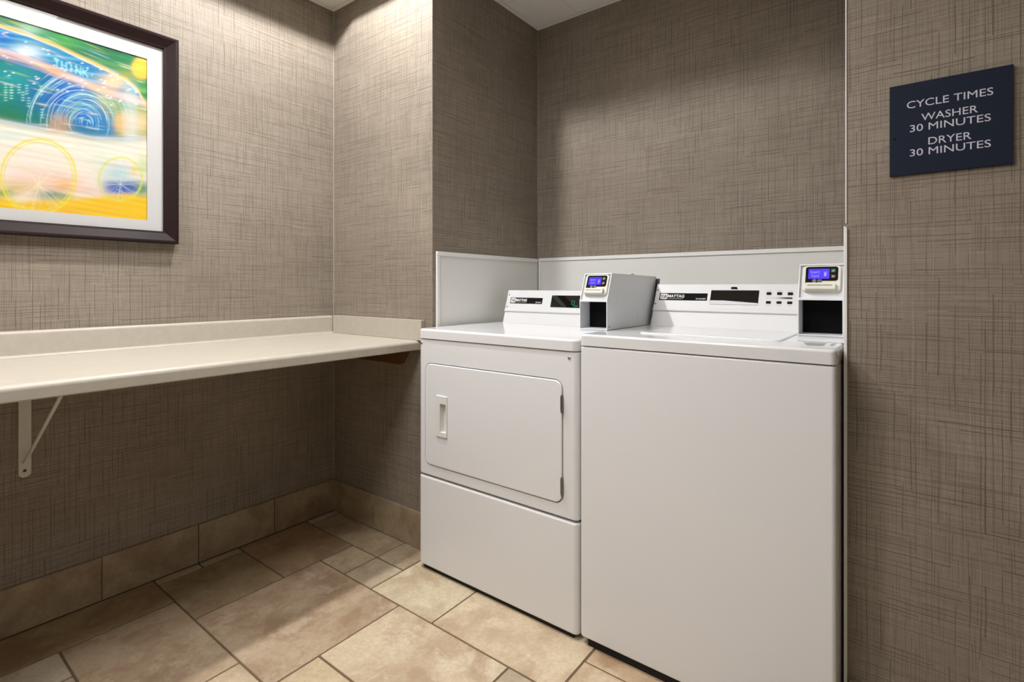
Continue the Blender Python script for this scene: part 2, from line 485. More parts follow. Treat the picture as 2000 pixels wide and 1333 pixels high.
# floor: grout bed plus tiles laid one by one on a six inch module
floor = struct('floor', box(XA, XR, YR, YD, -0.06, -0.0025), M_GROUT)
GX = [-2.139, -2.095, -1.941, -1.790, -1.638, -1.4835, -1.331, -1.180, -1.0265, -0.873, -0.7195, -0.566, -0.4125, -0.259, -0.1055]
while GX[-1] + 0.1515 < XR: GX.append(GX[-1] + 0.1515)
GX.append(XR)
GY = [0.094, 0.2415, 0.388, 0.5365, 0.685, 0.833, 0.981, 1.1275, 1.275, 1.424]
while GY[0] - 0.148 > YR: GY.insert(0, GY[0] - 0.148)
GY.insert(0, YR)
while GY[-1] + 0.148 < YD - 0.01: GY.append(GY[-1] + 0.148)
GY.append(YD)
def ix(v): return min(range(len(GX)), key=lambda i: abs(GX[i] - v))
def iy(v): return min(range(len(GY)), key=lambda i: abs(GY[i] - v))
seen = [  # x0, x1, y0, y1 of the tiles the view shows
    (-2.139, -1.790, 0.981, 1.275), (-2.139, -2.095, 0.685, 0.833), (-2.139, -2.095, 0.833, 0.981), (-2.095, -1.790, 0.685, 0.981),
    (-2.139, -2.095, 1.275, 1.424), (-2.095, -1.638, 1.275, 1.424), (-1.638, -1.4835, 1.275, 1.424),
    (-1.790, -1.638, 1.1275, 1.275), (-1.638, -1.4835, 1.1275, 1.275), (-1.790, -1.331, 0.685, 1.1275),
    (-1.4835, -1.180, 1.1275, 1.424), (-1.331, -0.873, 0.833, 1.1275), (-1.180, -0.7195, 1.1275, 1.424),
    (-2.139, -1.941, 0.094, 0.685), (-1.941, -1.4835, 0.388, 0.685), (-1.941, -1.790, 0.2415, 0.388), (-1.790, -1.4835, 0.094, 0.388),
    (-1.4835, -1.331, 0.5365, 0.685), (-1.331, -1.0265, 0.5365, 0.833), (-1.0265, -0.873, 0.685, 0.833),
    (-0.7195, -0.4125, 1.275, 1.424), (-0.873, -0.7195, 0.981, 1.1275), (-0.7195, -0.259, 0.833, 1.275), (-0.873, -0.7195, 0.833, 0.981),
    (-1.4835, -1.180, 0.2415, 0.5365)]
nx, ny = len(GX) - 1, len(GY) - 1
used = [[False] * ny for _ in range(nx)]
tiles = []
def claim(i0, i1, j0, j1):
    for i in range(i0, i1):
        for j in range(j0, j1): used[i][j] = True
    tiles.append((GX[i0], GX[i1], GY[j0], GY[j1]))
for x0, x1, y0, y1 in seen: claim(ix(x0), ix(x1), iy(y0), iy(y1))
for j in range(ny - 1, -1, -1):
    for i in range(nx):
        if used[i][j]: continue
        for di, dj in random.sample([(3, 2), (2, 2), (3, 3), (2, 3)], 4) + [(2, 1), (1, 2), (1, 1)]:
            if i + di <= nx and j - dj + 1 >= 0 and all(not used[a][b] for a in range(i, i + di) for b in range(j - dj + 1, j + 1)):
                claim(i, i + di, j - dj + 1, j + 1); break
def tile_bm(x0, x1, y0, y1, bm=None):
    h = random.uniform(-0.0006, 0.0006); g = 0.0032
    return prism(rrect(x0 + g, x1 - g, y0 + g, y1 - g, 0.0025, 2), -0.004, h, None, 0.0016, 2, bm)
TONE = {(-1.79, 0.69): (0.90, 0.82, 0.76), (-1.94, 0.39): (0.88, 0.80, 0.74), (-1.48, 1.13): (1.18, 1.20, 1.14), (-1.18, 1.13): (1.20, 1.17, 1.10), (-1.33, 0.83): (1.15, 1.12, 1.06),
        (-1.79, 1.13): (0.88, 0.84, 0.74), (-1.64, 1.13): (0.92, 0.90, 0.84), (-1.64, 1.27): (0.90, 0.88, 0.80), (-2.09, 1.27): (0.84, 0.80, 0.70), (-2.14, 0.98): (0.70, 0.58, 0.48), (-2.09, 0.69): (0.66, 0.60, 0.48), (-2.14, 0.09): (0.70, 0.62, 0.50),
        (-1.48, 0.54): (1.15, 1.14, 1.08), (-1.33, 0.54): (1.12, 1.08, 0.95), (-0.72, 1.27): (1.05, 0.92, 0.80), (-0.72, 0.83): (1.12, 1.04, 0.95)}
rest = None; count = 0
for x0, x1, y0, y1 in tiles:
    if y1 > YB + 0.01 and not (XE < (x0 + x1) / 2 < XF): continue
    if y1 > YB + 0.01: x0, x1 = max(x0, XE + 0.003), min(x1, XF - 0.003)
    near = x0 < 0.75 and y0 > -0.6
    if near:
        o = obj('tile', tile_bm(x0, x1, y0, y1), M_TILE, floor); count += 1
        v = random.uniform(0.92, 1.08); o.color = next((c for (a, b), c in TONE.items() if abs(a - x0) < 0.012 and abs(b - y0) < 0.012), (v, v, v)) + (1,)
    else:
        rest = tile_bm(x0, x1, y0, y1, rest)
obj('tile_field', rest, M_TILE, floor, kind='stuff')

# tile baseboards: a thin grout bed and single tiles
def baseboard(name, along, fixed, sgn, joints):
    if along == 'y':
        b = struct(name, box(min(fixed, fixed + sgn * 0.006), max(fixed, fixed + sgn * 0.006), joints[0], joints[-1], -0.002, 0.1435), M_GROUT2)
    else:
        b = struct(name, box(joints[0], joints[-1], min(fixed, fixed + sgn * 0.006), max(fixed, fixed + sgn * 0.006), -0.002, 0.1435), M_GROUT2)
    for a0, a1 in zip(joints[:-1], joints[1:]):
        d = 0.011 + random.uniform(-0.0007, 0.0007)
        p = rrect(a0 + 0.0012, a1 - 0.0012, 0.002, 0.1460, 0.002, 2)
        Mx = frame((fixed, 0, 0), (0, sgn, 0), (0, 0, 1), (sgn, 0, 0)) if along == 'y' else frame((0, fixed, 0), (-sgn, 0, 0), (0, 0, 1), (0, sgn, 0))
        if (along == 'y' and sgn < 0) or (along == 'x' and sgn > 0): p = [(-a, z) for a, z in p]
        obj('tile', prism(p, 0.001, d, Mx, 0.0014, 2), M_BASE, b)
    return b
baseboard('baseboard_left', 'y', XA, 1, [YR, -1.54, -1.243, -0.946, -0.649, -0.352, -0.055, 0.242, 0.537, 0.834, 1.131, YB - 0.0005])
baseboard('baseboard_corner', 'x', YB, -1, [-2.138, -1.835, -1.537, XE])
baseboard('baseboard_right', 'x', YB, -1, [XF + 0.006, 0.19, 0.49, 0.79, 1.09, 1.39, XR - 0.001])

# ceiling: slab, lay-in tiles on a two foot grid, wall angles
ceiling = struct('ceiling', box(XA - 0.1, XR + 0.1, YR - 0.1, YD + 0.1, 2.60, 2.68), M_CEIL)
CX = [-2.15, -1.86, -1.25, -0.64, -0.03, 0.58, 1.19, XR]
CXA = [XE, -1.25, -0.64, XF]          # the alcove has its own cut of the grid
CY = [YR, -1.787, -1.177, -0.567, 0.043, 0.653, 1.263, 1.873, YD]
FIX = [(-1.555, 0.958, 'laundry'), (-0.945, 0.405, 'middle'), (-1.555, -0.262, 'behind_left')]
def ctile(x0, x1, y0, y1):
    if x1 - x0 > 0.02 and y1 - y0 > 0.02: obj('tile', box(x0 + 0.001, x1 - 0.001, y0 + 0.001, y1 - 0.001, ZC + 0.003, ZC + 0.018, 0.001, 1), M_CEIL, ceiling)
for i in range(len(CX) - 1):
    cy = [0.104 if y == 0.043 else 0.706 if y == 0.653 else y for y in CY] if CX[i] == -1.25 else CY      # the middle fixture sits off the grid
    for j in range(len(cy) - 1):
        mx, my = (CX[i] + CX[i + 1]) / 2, (cy[j] + cy[j + 1]) / 2
        if any(abs(mx - fx) < 0.1 and abs(my - fy) < 0.1 for fx, fy, _ in FIX): continue
        ctile(CX[i], CX[i + 1], cy[j], min(cy[j + 1], YB))
for j in range(len(CY) - 1):
    for i in range(3):
        ctile(CXA[i], CXA[i + 1], max(CY[j], YB), CY[j + 1])
def cbar(x0, x1, y0, y1): obj('grid_bar', box(x0, x1, y0, y1, ZC + 0.0005, ZC + 0.0028, 0.0006, 1), M_CGRID, ceiling)
for x in CX[1:-1]: cbar(x - 0.008, x + 0.008, YR + 0.022, YB - 0.022)
for x in CXA[1:-1]: cbar(x - 0.008, x + 0.008, YB + 0.001, YD - 0.022)
for y in CY[1:-1]:
    if y > YB: cbar(XE + 0.022, XF - 0.022, y - 0.008, y + 0.008)
    elif y in (0.043, 0.653):
        cbar(XA + 0.022, -1.259, y - 0.008, y + 0.008); cbar(-0.631, XR - 0.022, y - 0.008, y + 0.008)
        yy = 0.104 if y == 0.043 else 0.706
        cbar(-1.241, -0.649, yy - 0.008, yy + 0.008)
    else: cbar(XA + 0.022, XR - 0.022, y - 0.008, y + 0.008)
k = 0
for x0, x1, y0, y1 in ((XA, XA + 0.021, YR, YB), (XA + 0.021, XE, YB - 0.021, YB), (XE, XE + 0.021, YB - 0.021, YD), (XE + 0.021, XF, YD - 0.021, YD),
                       (XF - 0.021, XF, YB, YD - 0.021), (XF - 0.021, XR, YB - 0.021, YB), (XR - 0.021, XR, YR, YB - 0.021), (XA + 0.021, XR - 0.021, YR, YR + 0.021)):
    k += 1
    struct('trim_%d' % k, box(x0, x1, y0, y1, ZC - 0.0005, ZC + 0.0015, 0.0004, 1), M_CGRID)
# caulk beads and corner beads where the wallpaper meets
struct('trim_9', tube((XA + 0.001, YB - 0.001, 0.146), (XA + 0.001, YB - 0.001, ZC - 0.001), 0.0022, 8), M_CAULK)
struct('trim_10', tube((XE + 0.001, YD - 0.001, 1.197), (XE + 0.001, YD - 0.001, ZC - 0.001), 0.0018, 8), M_CAULK)
struct('trim_11', box(XF - 0.0012, XF + 0.0015, YB - 0.0012, YB + 0.02, 1.20, ZC - 0.001, 0.0005, 1), M_FRPTRIM)

# ------------------------------------------------------------------ ceiling lights: square recessed fixtures, open below
def troffer(x, y, key):
    where = {'laundry': 'over the folding counter', 'middle': 'in the middle of the room', 'behind_left': 'behind the viewer on the picture wall side'}[key]
    t = thing('ceiling_light', (x, y, ZC), 'square recessed ceiling light ' + where, 'ceiling light', 'recessed ceiling lights')
    h = 0.301
    bm = None
    for x0, x1, y0, y1 in ((-h, -h + 0.004, -h, h), (h - 0.004, h, -h, h), (-h + 0.004, h - 0.004, -h, -h + 0.004), (-h + 0.004, h - 0.004, h - 0.004, h)):
        bm = box(x + x0, x + x1, y + y0, y + y1, ZC + 0.003, ZC + 0.23, bm=bm)
    bm = box(x - h, x + h, y - h, y + h, ZC + 0.23, ZC + 0.235, bm=bm)
    obj('housing', bm, M_HOUSING, t, smooth=False)
    if key == 'middle':
        obj('lens', box(x - 0.28, x + 0.28, y - 0.28, y + 0.28, ZC + 0.085, ZC + 0.093, 0.002, 1), M_LENS, t, smooth=False)
        return
    dx = -0.03 if key == 'laundry' else 0.0        # this lamp sits nearer the picture wall
    hz = 0.175 if key == 'laundry' else 0.197
    bm = bmesh.new(); bmesh.ops.create_uvsphere(bm, u_segments=16, v_segments=10, radius=0.030)
    bmesh.ops.scale(bm, verts=bm.verts, vec=(1, 1, 0.28)); bmesh.ops.translate(bm, verts=bm.verts, vec=(x + dx, y, ZC + hz + 0.017))
    obj('bulb', bm, M_LAMP, t, wn=False)
    obj('socket', cyl((x + dx, y, ZC + hz + 0.024), (0, 0, 1), 0.02, 0.02, 0.229 - hz - 0.024), M_HOUSING, t, smooth=False)
    ld = bpy.data.lights.new('lamp', 'SPOT'); ld.energy = LAMP_W[key]; ld.color = LAMP_C[key]
    ld.spot_size = math.radians(168); ld.spot_blend = 0.25; ld.shadow_soft_size = 0.035
    lo = link(bpy.data.objects.new('lamp', ld)); lo.parent = t; lo.location = (dx, 0, hz)
for x, y, key in FIX: troffer(x, y, key)

# unseen fill panels, added to brighten the room from behind the viewer
def fill_panel(x, y, key, label):
    pt = thing('added_fill_panel', (x, y, ZC), label, 'ceiling light', 'added fill light panels')
    obj('diffuser', box(x - 0.285, x + 0.285, y - 0.285, y + 0.285, ZC - 0.012, ZC - 0.004, 0.002, 1), glow('fill_glow_' + key, FILL_C[key], FILL_E[key]), pt, smooth=False)
    bm = None
    for x0, x1, y0, y1 in ((-0.305, -0.285, -0.305, 0.305), (0.285, 0.305, -0.305, 0.305), (-0.285, 0.285, -0.305, -0.285), (-0.285, 0.285, 0.285, 0.305)):
        bm = box(x + x0, x + x1, y + y0, y + y1, ZC - 0.016, ZC - 0.001, 0.001, 1, bm)
    obj('frame', bm, M_CGRID, pt, smooth=False)
fill_panel(-0.945, -0.90, 'left', 'added fill light panel behind the viewer, nearer the picture wall')
fill_panel(0.25, -0.90, 'right', 'added fill light panel behind the viewer, nearer the sign wall')

# small dark fitting at the top of the left wall
bm = cyl((-2.120, 1.262, ZC - 0.003), (0, 0, -1), 0.023, 0.021, 0.008)
bm = cyl((-2.120, 1.262, ZC - 0.011), (0, 0, -1), 0.012, 0.010, 0.006, bm=bm)
tag(obj('ceiling_fitting', bm, M_BROWN), 'small dark brown round fitting under the ceiling edge by the picture wall', 'fitting')

# ------------------------------------------------------------------ folding counter
ct = thing('folding_counter', (-1.85, 0.26, 0.80), 'long cream laminate folding counter fixed along the left wall', 'counter')
def arc(cx, cy, r, t0, t1, n=6): return [(cx + r * math.cos(math.radians(t0 + (t1 - t0) * i / n)), cy + r * math.sin(math.radians(t0 + (t1 - t0) * i / n))) for i in range(n + 1)]
Y0C, Y1C = -0.90, 1.4035
prof = [(-2.1295, 0.800)] + arc(-1.549, 0.804, 0.004, -90, 0, 3) + arc(-1.559, 0.8245, 0.0135, 0, 90, 7) + [(-2.1295, 0.838)]
XZ = lambda y: frame((0, y, 0), (1, 0, 0), (0, 0, 1), (0, 1, 0))
obj('worktop', prism(prof, Y0C, 1.4236, XZ(0)), M_LAM, ct)
prof = [(-2.1493, 0.801), (-2.1302, 0.801), (-2.1302, 0.8383), (-2.120, 0.8385)] + arc(-2.120, 0.8485, 0.010, 270, 180, 5)[1:] + [(-2.130, 0.908)] + arc(-2.1395, 0.9088, 0.0095, 0, 90, 6) + [(-2.1493, 0.9183)]
obj('backsplash', prism(prof, Y0C, Y1C, XZ(0)), M_LAM, ct)
obj('end_splash', box(-2.1285, -1.5275, 1.4042, 1.4236, 0.8383, 0.9195, 0.0012, 2), M_LAM, ct)
bm = prism([(-2.12, 0.7995), (-1.6170, 0.7995), (-1.6185, 0.785), (-1.650, 0.7345), (-2.12, 0.7345)], 1.398, 1.4235, XZ(0), 0.001, 1, None, True)
obj('support_cleat', bm, M_WOOD, ct, label='varnished wooden cleat under the counter end')
# white steel bracket: wall leg with a rounded foot, arm under the top, round brace
pts = [(0.3335, 0.7990), (0.3335, 0.480)] + [(0.3482 + 0.0147 * math.cos(math.radians(a)), 0.4805 + 0.012 * math.sin(math.radians(a))) for a in range(190, 351, 16)] + [(0.3629, 0.480), (0.3629, 0.7990)]
br = obj('bracket', prism(pts, 0.0002, 0.0050, LEFTW(XA), 0.0008, 1), M_BRACKET, ct, label='white steel shelf bracket')
bm = box(-2.1443, -1.66, 0.3335, 0.3629, 0.7945, 0.7995, 0.0008, 1)
obj('arm', bm, M_BRACKET, br)
obj('brace', bar((-2.147, 0.348, 0.512), (-1.690, 0.348, 0.7950), 0.0085, 0.0060, (0, 1, 0), 0.0012), M_BRACKET, br)
obj('screw', dome((XA + 0.0050, 0.3478, 0.4890), (1, 0, 0), 0.0042, 0.0018), M_INKD, br)

# ------------------------------------------------------------------ framed picture
pc = thing('framed_picture', (XA, 0.388, 1.21), 'square dark framed abstract print in bright colours above the folding counter', 'picture')
P0, P1, Q0, Q1 = 0.018, 0.758, 1.2095, 1.9555
# each side is one mitred length of moulding: outer edge stands proud, slopes in to the mat
mould = [(0.0, 0.001), (0.0, 0.034), (0.004, 0.036), (0.010, 0.035), (0.036, 0.022), (0.043, 0.020), (0.043, 0.004), (0.030, 0.001)]   # (in from the edge, out from the wall)
def rail(side):
    bm = bmesh.new(); ends = []
    for e in (0, 1):
        vs = []
        for i, c in mould:
            if side == 'top': y, z = (P0 + i, Q1 - i) if e == 0 else (P1 - i, Q1 - i)
            elif side == 'bottom': y, z = (P0 + i, Q0 + i) if e == 0 else (P1 - i, Q0 + i)
            elif side == 'left': y, z = (P0 + i, Q0 + i) if e == 0 else (P0 + i, Q1 - i)
            else: y, z = (P1 - i, Q0 + i) if e == 0 else (P1 - i, Q1 - i)
            vs.append(bm.verts.new((XA + c, y, z)))
        ends.append(vs)
    n = len(mould)
    for i in range(n): bm.faces.new((ends[0][i], ends[0][(i + 1) % n], ends[1][(i + 1) % n], ends[1][i]))
    bm.faces.new(ends[0]); bm.faces.new(ends[1][::-1])
    return bm
for s in ('top', 'bottom', 'left', 'right'): obj('frame_rail', rail(s), M_FRAME, pc, smooth=False)
W0, W1, V0, V1 = 0.110, 0.6665, 1.2890, 1.8615      # print window
bm = None
for a0, a1, b0, b1 in ((P0 + 0.032, W0, Q0 + 0.032, Q1 - 0.032), (W1, P1 - 0.032, Q0 + 0.032, Q1 - 0.032), (W0, W1, Q0 + 0.032, V0), (W0, W1, V1, Q1 - 0.032)):
    bm = box(a0, a1, b0, b1, 0.0085, 0.0110, bm=bm, M=LEFTW(XA))
obj('mat_board', bm, M_MAT, pc, smooth=False)
obj('glazing', box(P0 + 0.035, P1 - 0.035, Q0 + 0.035, Q1 - 0.035, 0.0135, 0.0150, M=LEFTW(XA)), M_PANE, pc, smooth=False)

def paint(X, Y):
    """colours of the print: X across, Y down, in the units of a 770 x 1140 sketch of its visible part"""
    rng = np.random.default_rng(5)
    n = X.shape
    C = np.zeros(n + (3,))
    def lin(c): return np.array([((v / 255 + 0.055) / 1.055) ** 2.4 if v > 10 else v / 255 / 12.92 for v in c])
    def put(mask, col): 
        m = np.clip(mask, 0, 1)[..., None]; C[:] = C * (1 - m) + lin(col) * m
    S = lambda d, w: 1 / (1 + np.exp(-np.clip(d / w, -40, 40)))
    blob = lambda cx, cy, rx, ry, p=1.0: np.exp(-(((X - cx) / rx) ** 2 + ((Y - cy) / ry) ** 2) ** p)
    disc = lambda cx, cy, r, w=5: S(r - np.hypot(X - cx, Y - cy), w)
    ring = lambda cx, cy, r, w: np.exp(-((np.hypot(X - cx, Y - cy) - r) / w) ** 2)
    def crv(px, py): return np.interp(X, px, py)
    def along(px, py, w, x0=-400, x1=900): return np.exp(-((Y - crv(px, py)) / w) ** 2) * (X > x0) * (X < x1)
    # streak noise running down to the right
    def streak(ax, ay, seed, ang=0.28):
        r = np.random.default_rng(seed); out = np.zeros(n)
        U = X * math.cos(ang) + Y * math.sin(ang); V = -X * math.sin(ang) + Y * math.cos(ang)
        for k in range(14):
            f = r.uniform(0.5, 2.2); out += np.sin(U / ax * f + V / ay * r.uniform(0.4, 1.8) + r.uniform(0, 6.28)) * r.uniform(0.4, 1)
        return out / 5.0
    s1, s2, s3 = streak(160, 14, 1), streak(70, 7, 2), streak(240, 30, 3)
    trail = crv([-400, 0, 150, 300, 450, 560, 660, 720, 770], [40, 132, 178, 238, 310, 360, 415, 470, 560])
    band = crv([-400, 0, 200, 400, 560, 700, 770], [150, 270, 330, 415, 480, 520, 545])
    sill = crv([-400, 0, 150, 320, 480, 640, 770], [600, 625, 655, 685, 715, 722, 715])
    put(np.ones(n), (40, 135, 85))
    put(0.9 * blob(330, 215, 110, 50), (70, 160, 80)); put(0.9 * blob(560, 270, 170, 45), (38, 110, 72)); put(0.8 * blob(20, 95, 90, 22), (25, 110, 90))
    put(0.75 * blob(160, 140, 70, 40), (170, 215, 190)); put(0.6 * blob(640, 400, 90, 40), (190, 185, 70)); put(0.7 * blob(740, 470, 60, 60), (60, 150, 85))
    put(0.5 * np.clip(s1, 0, 1) * (Y < trail), (150, 190, 90))
    win = S(Y - trail, 5) * S(band - Y, 8)
    put(win, (22, 140, 190)); put(win * blob(130, 275, 85, 42) * 1.0, (235, 245, 240)); put(win * blob(20, 190, 60, 40), (30, 110, 200)); put(win * blob(420, 340, 120, 40) * .7, (20, 120, 190))
    put(win * blob(590, 425, 75, 50), (250, 205, 150)); put(0.5 * win * np.clip(s2, 0, 1), (150, 215, 225))
    mid = S(Y - band - 18, 8) * S(sill - Y, 5)
    put(mid, (20, 130, 125)); put(mid * blob(80, 600, 170, 70), (20, 125, 75)); put(mid * blob(330, 480, 190, 130), (22, 98, 190)); put(mid * blob(480, 600, 120, 90), (30, 115, 200))
    put(mid * blob(60, 400, 130, 50) * .8, (28, 160, 165)); put(mid * blob(30, 470, 70, 60) * .6, (15, 140, 110)); put(mid * S(X - 500 - (Y - 450) * 0.35, 14) * 0.85, (150, 170, 80))
    put(mid * blob(570, 660, 70, 60) * .8, (35, 125, 190)); put(mid * blob(560, 520, 60, 40) * .7, (210, 195, 140))
    for q in range(130):
        r = rng.uniform(18, 290); cx, cy = 445 + rng.normal(0, 9) - r * 0.10, 640 + rng.normal(0, 9); a0 = rng.uniform(-PI, 0.2); sp = rng.uniform(0.25, 0.9)
        da = np.abs(np.angle(np.exp(1j * (np.arctan2(Y - cy, X - cx) - a0))))
        put(mid * ring(cx, cy, r, rng.uniform(1.3, 2.4)) * S(sp - da, 0.06) * rng.uniform(0.35, 0.8), [(190, 235, 242), (120, 200, 240), (225, 245, 240), (150, 215, 170)][q % 4])
    for i, (x0, y0) in enumerate([(30, 440), (60, 440), (100, 440), (140, 445), (120, 480), (150, 510), (215, 450), (30, 480), (60, 470), (220, 570)]):
        for q in range(4): put(0.9 * mid * np.exp(-((X - x0) / 9) ** 2 - ((Y - y0 - 14 * q) / 3.0) ** 2), (170, 235, 215))
    pink = np.exp(-((Y - band) / 20) ** 2)
    put(pink * 0.95, (242, 205, 200)); put(0.7 * pink * blob(280, 365, 110, 40), (232, 165, 95)); put(0.6 * pink * blob(60, 300, 80, 40), (230, 160, 190)); put(0.6 * pink * blob(520, 470, 90, 50), (250, 190, 130))
    put(np.exp(-((Y - trail) / 9) ** 2) * 0.95, (244, 196, 96)); put(np.exp(-((Y - trail - 9) / 4) ** 2) * 0.7, (250, 240, 215))
    put(np.exp(-((Y - band - 32) / 4) ** 2) * 0.8 * (X < 460), (150, 130, 225)); put(np.exp(-((Y - sill) / 7) ** 2) * 0.75, (180, 190, 235))
    low = S(Y - sill - 8, 10)
    put(low, (249, 236, 218)); put(low * blob(60, 700, 160, 45) * .6, (205, 232, 222)); put(low * blob(520, 800, 90, 120) * .45, (205, 228, 210)); put(low * blob(320, 640, 70, 45) * .8, (245, 190, 120))
    put(low * 0.35 * np.clip(s3, 0, 1), (255, 250, 240)); put(low * 0.35 * np.clip(-s1, 0, 1) * blob(500, 760, 300, 70), (190, 215, 215))
    put(low * blob(210, 940, 170, 70) * .65, (246, 196, 196)); put(low * blob(340, 965, 80, 40) * .8, (244, 176, 96)); put(low * blob(90, 975, 120, 40) * .7, (226, 190, 110))
    put(disc(745, 352, 58), (251, 200, 66)); put(0.75 * disc(650, 640, 58, 8), (246, 196, 110)); put(0.5 * disc(310, 650, 55, 12) * (Y < 690), (240, 170, 100)); put(0.8 * blob(730, 640, 60, 60), (250, 215, 170))
    put(0.55 * S(X - 645, 8) * S(715 - X, 8) * S(Y - 440, 20) * S(760 - Y, 20), (215, 228, 232))
    # wheels and ground
    gl = crv([-400, 0, 110, 250, 400, 560, 650, 770], [1030, 1020, 1050, 1035, 1030, 1018, 1000, 1012])
    put(S(Y - gl, 7), (249, 205, 45)); put(S(Y - gl, 7) * blob(260, 1100, 200, 25) * .8, (246, 188, 70)); put(S(Y - gl, 7) * blob(560, 1075, 120, 40) * .6, (250, 196, 60))
    put(0.85 * blob(20, 1005, 60, 22), (120, 165, 50)); put(0.8 * blob(260, 1015, 70, 26), (60, 130, 120)); put(0.6 * blob(335, 1025, 40, 18), (90, 150, 60)); put(0.7 * blob(470, 985, 60, 25), (235, 200, 190))
    put(0.95 * np.exp(-(((X - 640) / 105) ** 4 + ((Y - 975) / 36) ** 4)), (24, 72, 178)); put(0.7 * blob(620, 905, 90, 50), (150, 205, 215)); put(0.8 * blob(745, 985, 40, 35), (30, 140, 85)); put(.7 * blob(750, 860, 40, 60), (190, 215, 150))
    put(0.7 * blob(700, 890, 18, 22), (250, 205, 80)); put(0.9 * ring(200, 920, 195, 7), (246, 226, 70)); put(0.75 * ring(200, 920, 178, 4), (225, 225, 120)); put(0.75 * ring(628, 932, 112, 6), (222, 226, 90))
    for k in range(34):
        t0 = rng.uniform(0, PI); d = np.abs((X - 200) * math.sin(t0) - (Y - 960) * math.cos(t0)); put(0.26 * np.exp(-(d / 1.8) ** 2) * (np.hypot(X - 200, Y - 920) < 190) * (Y > 860), (252, 240, 190))
    for k in range(20):
        t0 = rng.uniform(0, PI); d = np.abs((X - 628) * math.sin(t0) - (Y - 960) * math.cos(t0)); put(0.28 * np.exp(-(d / 1.6) ** 2) * (np.hypot(X - 628, Y - 932) < 108), (205, 225, 225))
    # drawn-out motion streaks that follow the slope of the bus
    for q in range(150):
        x0 = rng.uniform(-60, 720); y0 = rng.uniform(80, 700); L = rng.uniform(50, 190); sl = np.interp(y0, [80, 350, 700], [0.42, 0.33, 0.10]) + rng.normal(0, 0.02)
        t = (X - x0) / L; m = np.exp(-((Y - y0 - sl * (X - x0)) / rng.uniform(1.5, 5.0)) ** 2) * np.clip(1.2 * (1 - np.abs(2 * t - 1)), 0, 1) * (t > 0) * (t < 1)
        cols = [(250, 235, 190), (120, 205, 230), (60, 165, 120), (240, 190, 90), (235, 215, 235), (30, 110, 200), (180, 205, 80)]
        put(m * rng.uniform(0.2, 0.6), cols[q % 7] if y0 < 640 else (250, 240, 220))
    for q in range(70):
        x0 = rng.uniform(-60, 720); y0 = rng.uniform(720, 1010); L = rng.uniform(30, 110); sl = rng.uniform(0.2, 0.7)
        t = (X - x0) / L; m = np.exp(-((Y - y0 - sl * (X - x0)) / rng.uniform(1.2, 2.6)) ** 2) * (t > 0) * (t < 1)
        put(m * rng.uniform(0.15, 0.45), [(255, 250, 235), (180, 220, 215), (245, 190, 160), (235, 225, 120)][q % 4])
    # light specks and the bus lettering
    for k in range(60):
        x = rng.uniform(0, 720); y = np.interp(x, [0, 700], [rng.choice([170, 290, 380]), rng.choice([430, 480, 560])]) + rng.normal(0, 9)
        put(0.9 * np.exp(-((X - x) / 7) ** 2 - ((Y - y) / 3.2) ** 2), (240, 250, 245))
    def stroke(x0, y0, x1, y1, w=4.2):
        L2 = (x1 - x0) ** 2 + (y1 - y0) ** 2; t = np.clip(((X - x0) * (x1 - x0) + (Y - y0) * (y1 - y0)) / L2, 0, 1)
        put(0.85 * np.exp(-((np.hypot(X - x0 - t * (x1 - x0), Y - y0 - t * (y1 - y0))) / w) ** 2), (150, 225, 235))
    glyph = {'T': [(0, 0, 1, 0), (.5, 0, .5, 1)], 'H': [(0, 0, 0, 1), (1, 0, 1, 1), (0, .5, 1, .5)], 'I': [(.5, 0, .5, 1)], 'N': [(0, 1, 0, 0), (0, 0, 1, 1), (1, 1, 1, 0)], 'K': [(0, 0, 0, 1), (1, 0, 0, .55), (.3, .45, 1, 1)]}
    for i, ch in enumerate('THINK'):
        ox, oy = 285 + 37 * i, 305 + 12.5 * i
        for a, b, c, d in glyph[ch]: stroke(ox + 24 * a, oy + 8 * a + 38 * b, ox + 24 * c, oy + 8 * c + 38 * d)
    put(0.85 * np.exp(-((X - 480) / 5) ** 2 - ((Y - 388) / 5) ** 2), (150, 225, 235))
    return np.clip(0.78 * C * (1 + 0.10 * np.clip(s2, -1, 1)[..., None]), 0, 1)

def make_print():
    na, nb = 300, 300
    ya = np.linspace(W0 - 0.004, W1 + 0.004, na); zb = np.linspace(V0 - 0.004, V1 + 0.004, nb)
    YY, ZZ = np.meshgrid(ya, zb, indexing='ij')
    # sketch units of the print as a function of its place on the wall
    th = math.radians(37.4145); xw = XA + 0.009
    dep = -xw * math.sin(th) + YY * math.cos(th); lat = xw * math.cos(th) + YY * math.sin(th)
    X = 2.665 * (1000 + 1007 * lat / dep); Y = 2.665 * (560.4 - 1007 * (ZZ - 1.053) / dep)
    col = paint(X, Y)
    verts = np.stack([np.full(YY.size, 0.0), YY.ravel() - pc.location.y, ZZ.ravel() - pc.location.z], 1)
    verts[:, 0] = 0.0075
    idx = np.arange(na * nb).reshape(na, nb)
    quads = np.stack([idx[:-1, :-1], idx[1:, :-1], idx[1:, 1:], idx[:-1, 1:]], -1).reshape(-1, 4)
    me = bpy.data.meshes.new('print')
    me.from_pydata(verts.tolist(), [], quads.tolist())
    ca = me.color_attributes.new('Col', 'FLOAT_COLOR', 'POINT')
    rgba = np.ones((na * nb, 4), np.float32); rgba[:, :3] = col.reshape(-1, 3)
    ca.data.foreach_set('color', rgba.ravel())
    me.materials.append(M_PRINT)
    o = link(bpy.data.objects.new('print', me)); o.parent = pc
    return o
make_print()

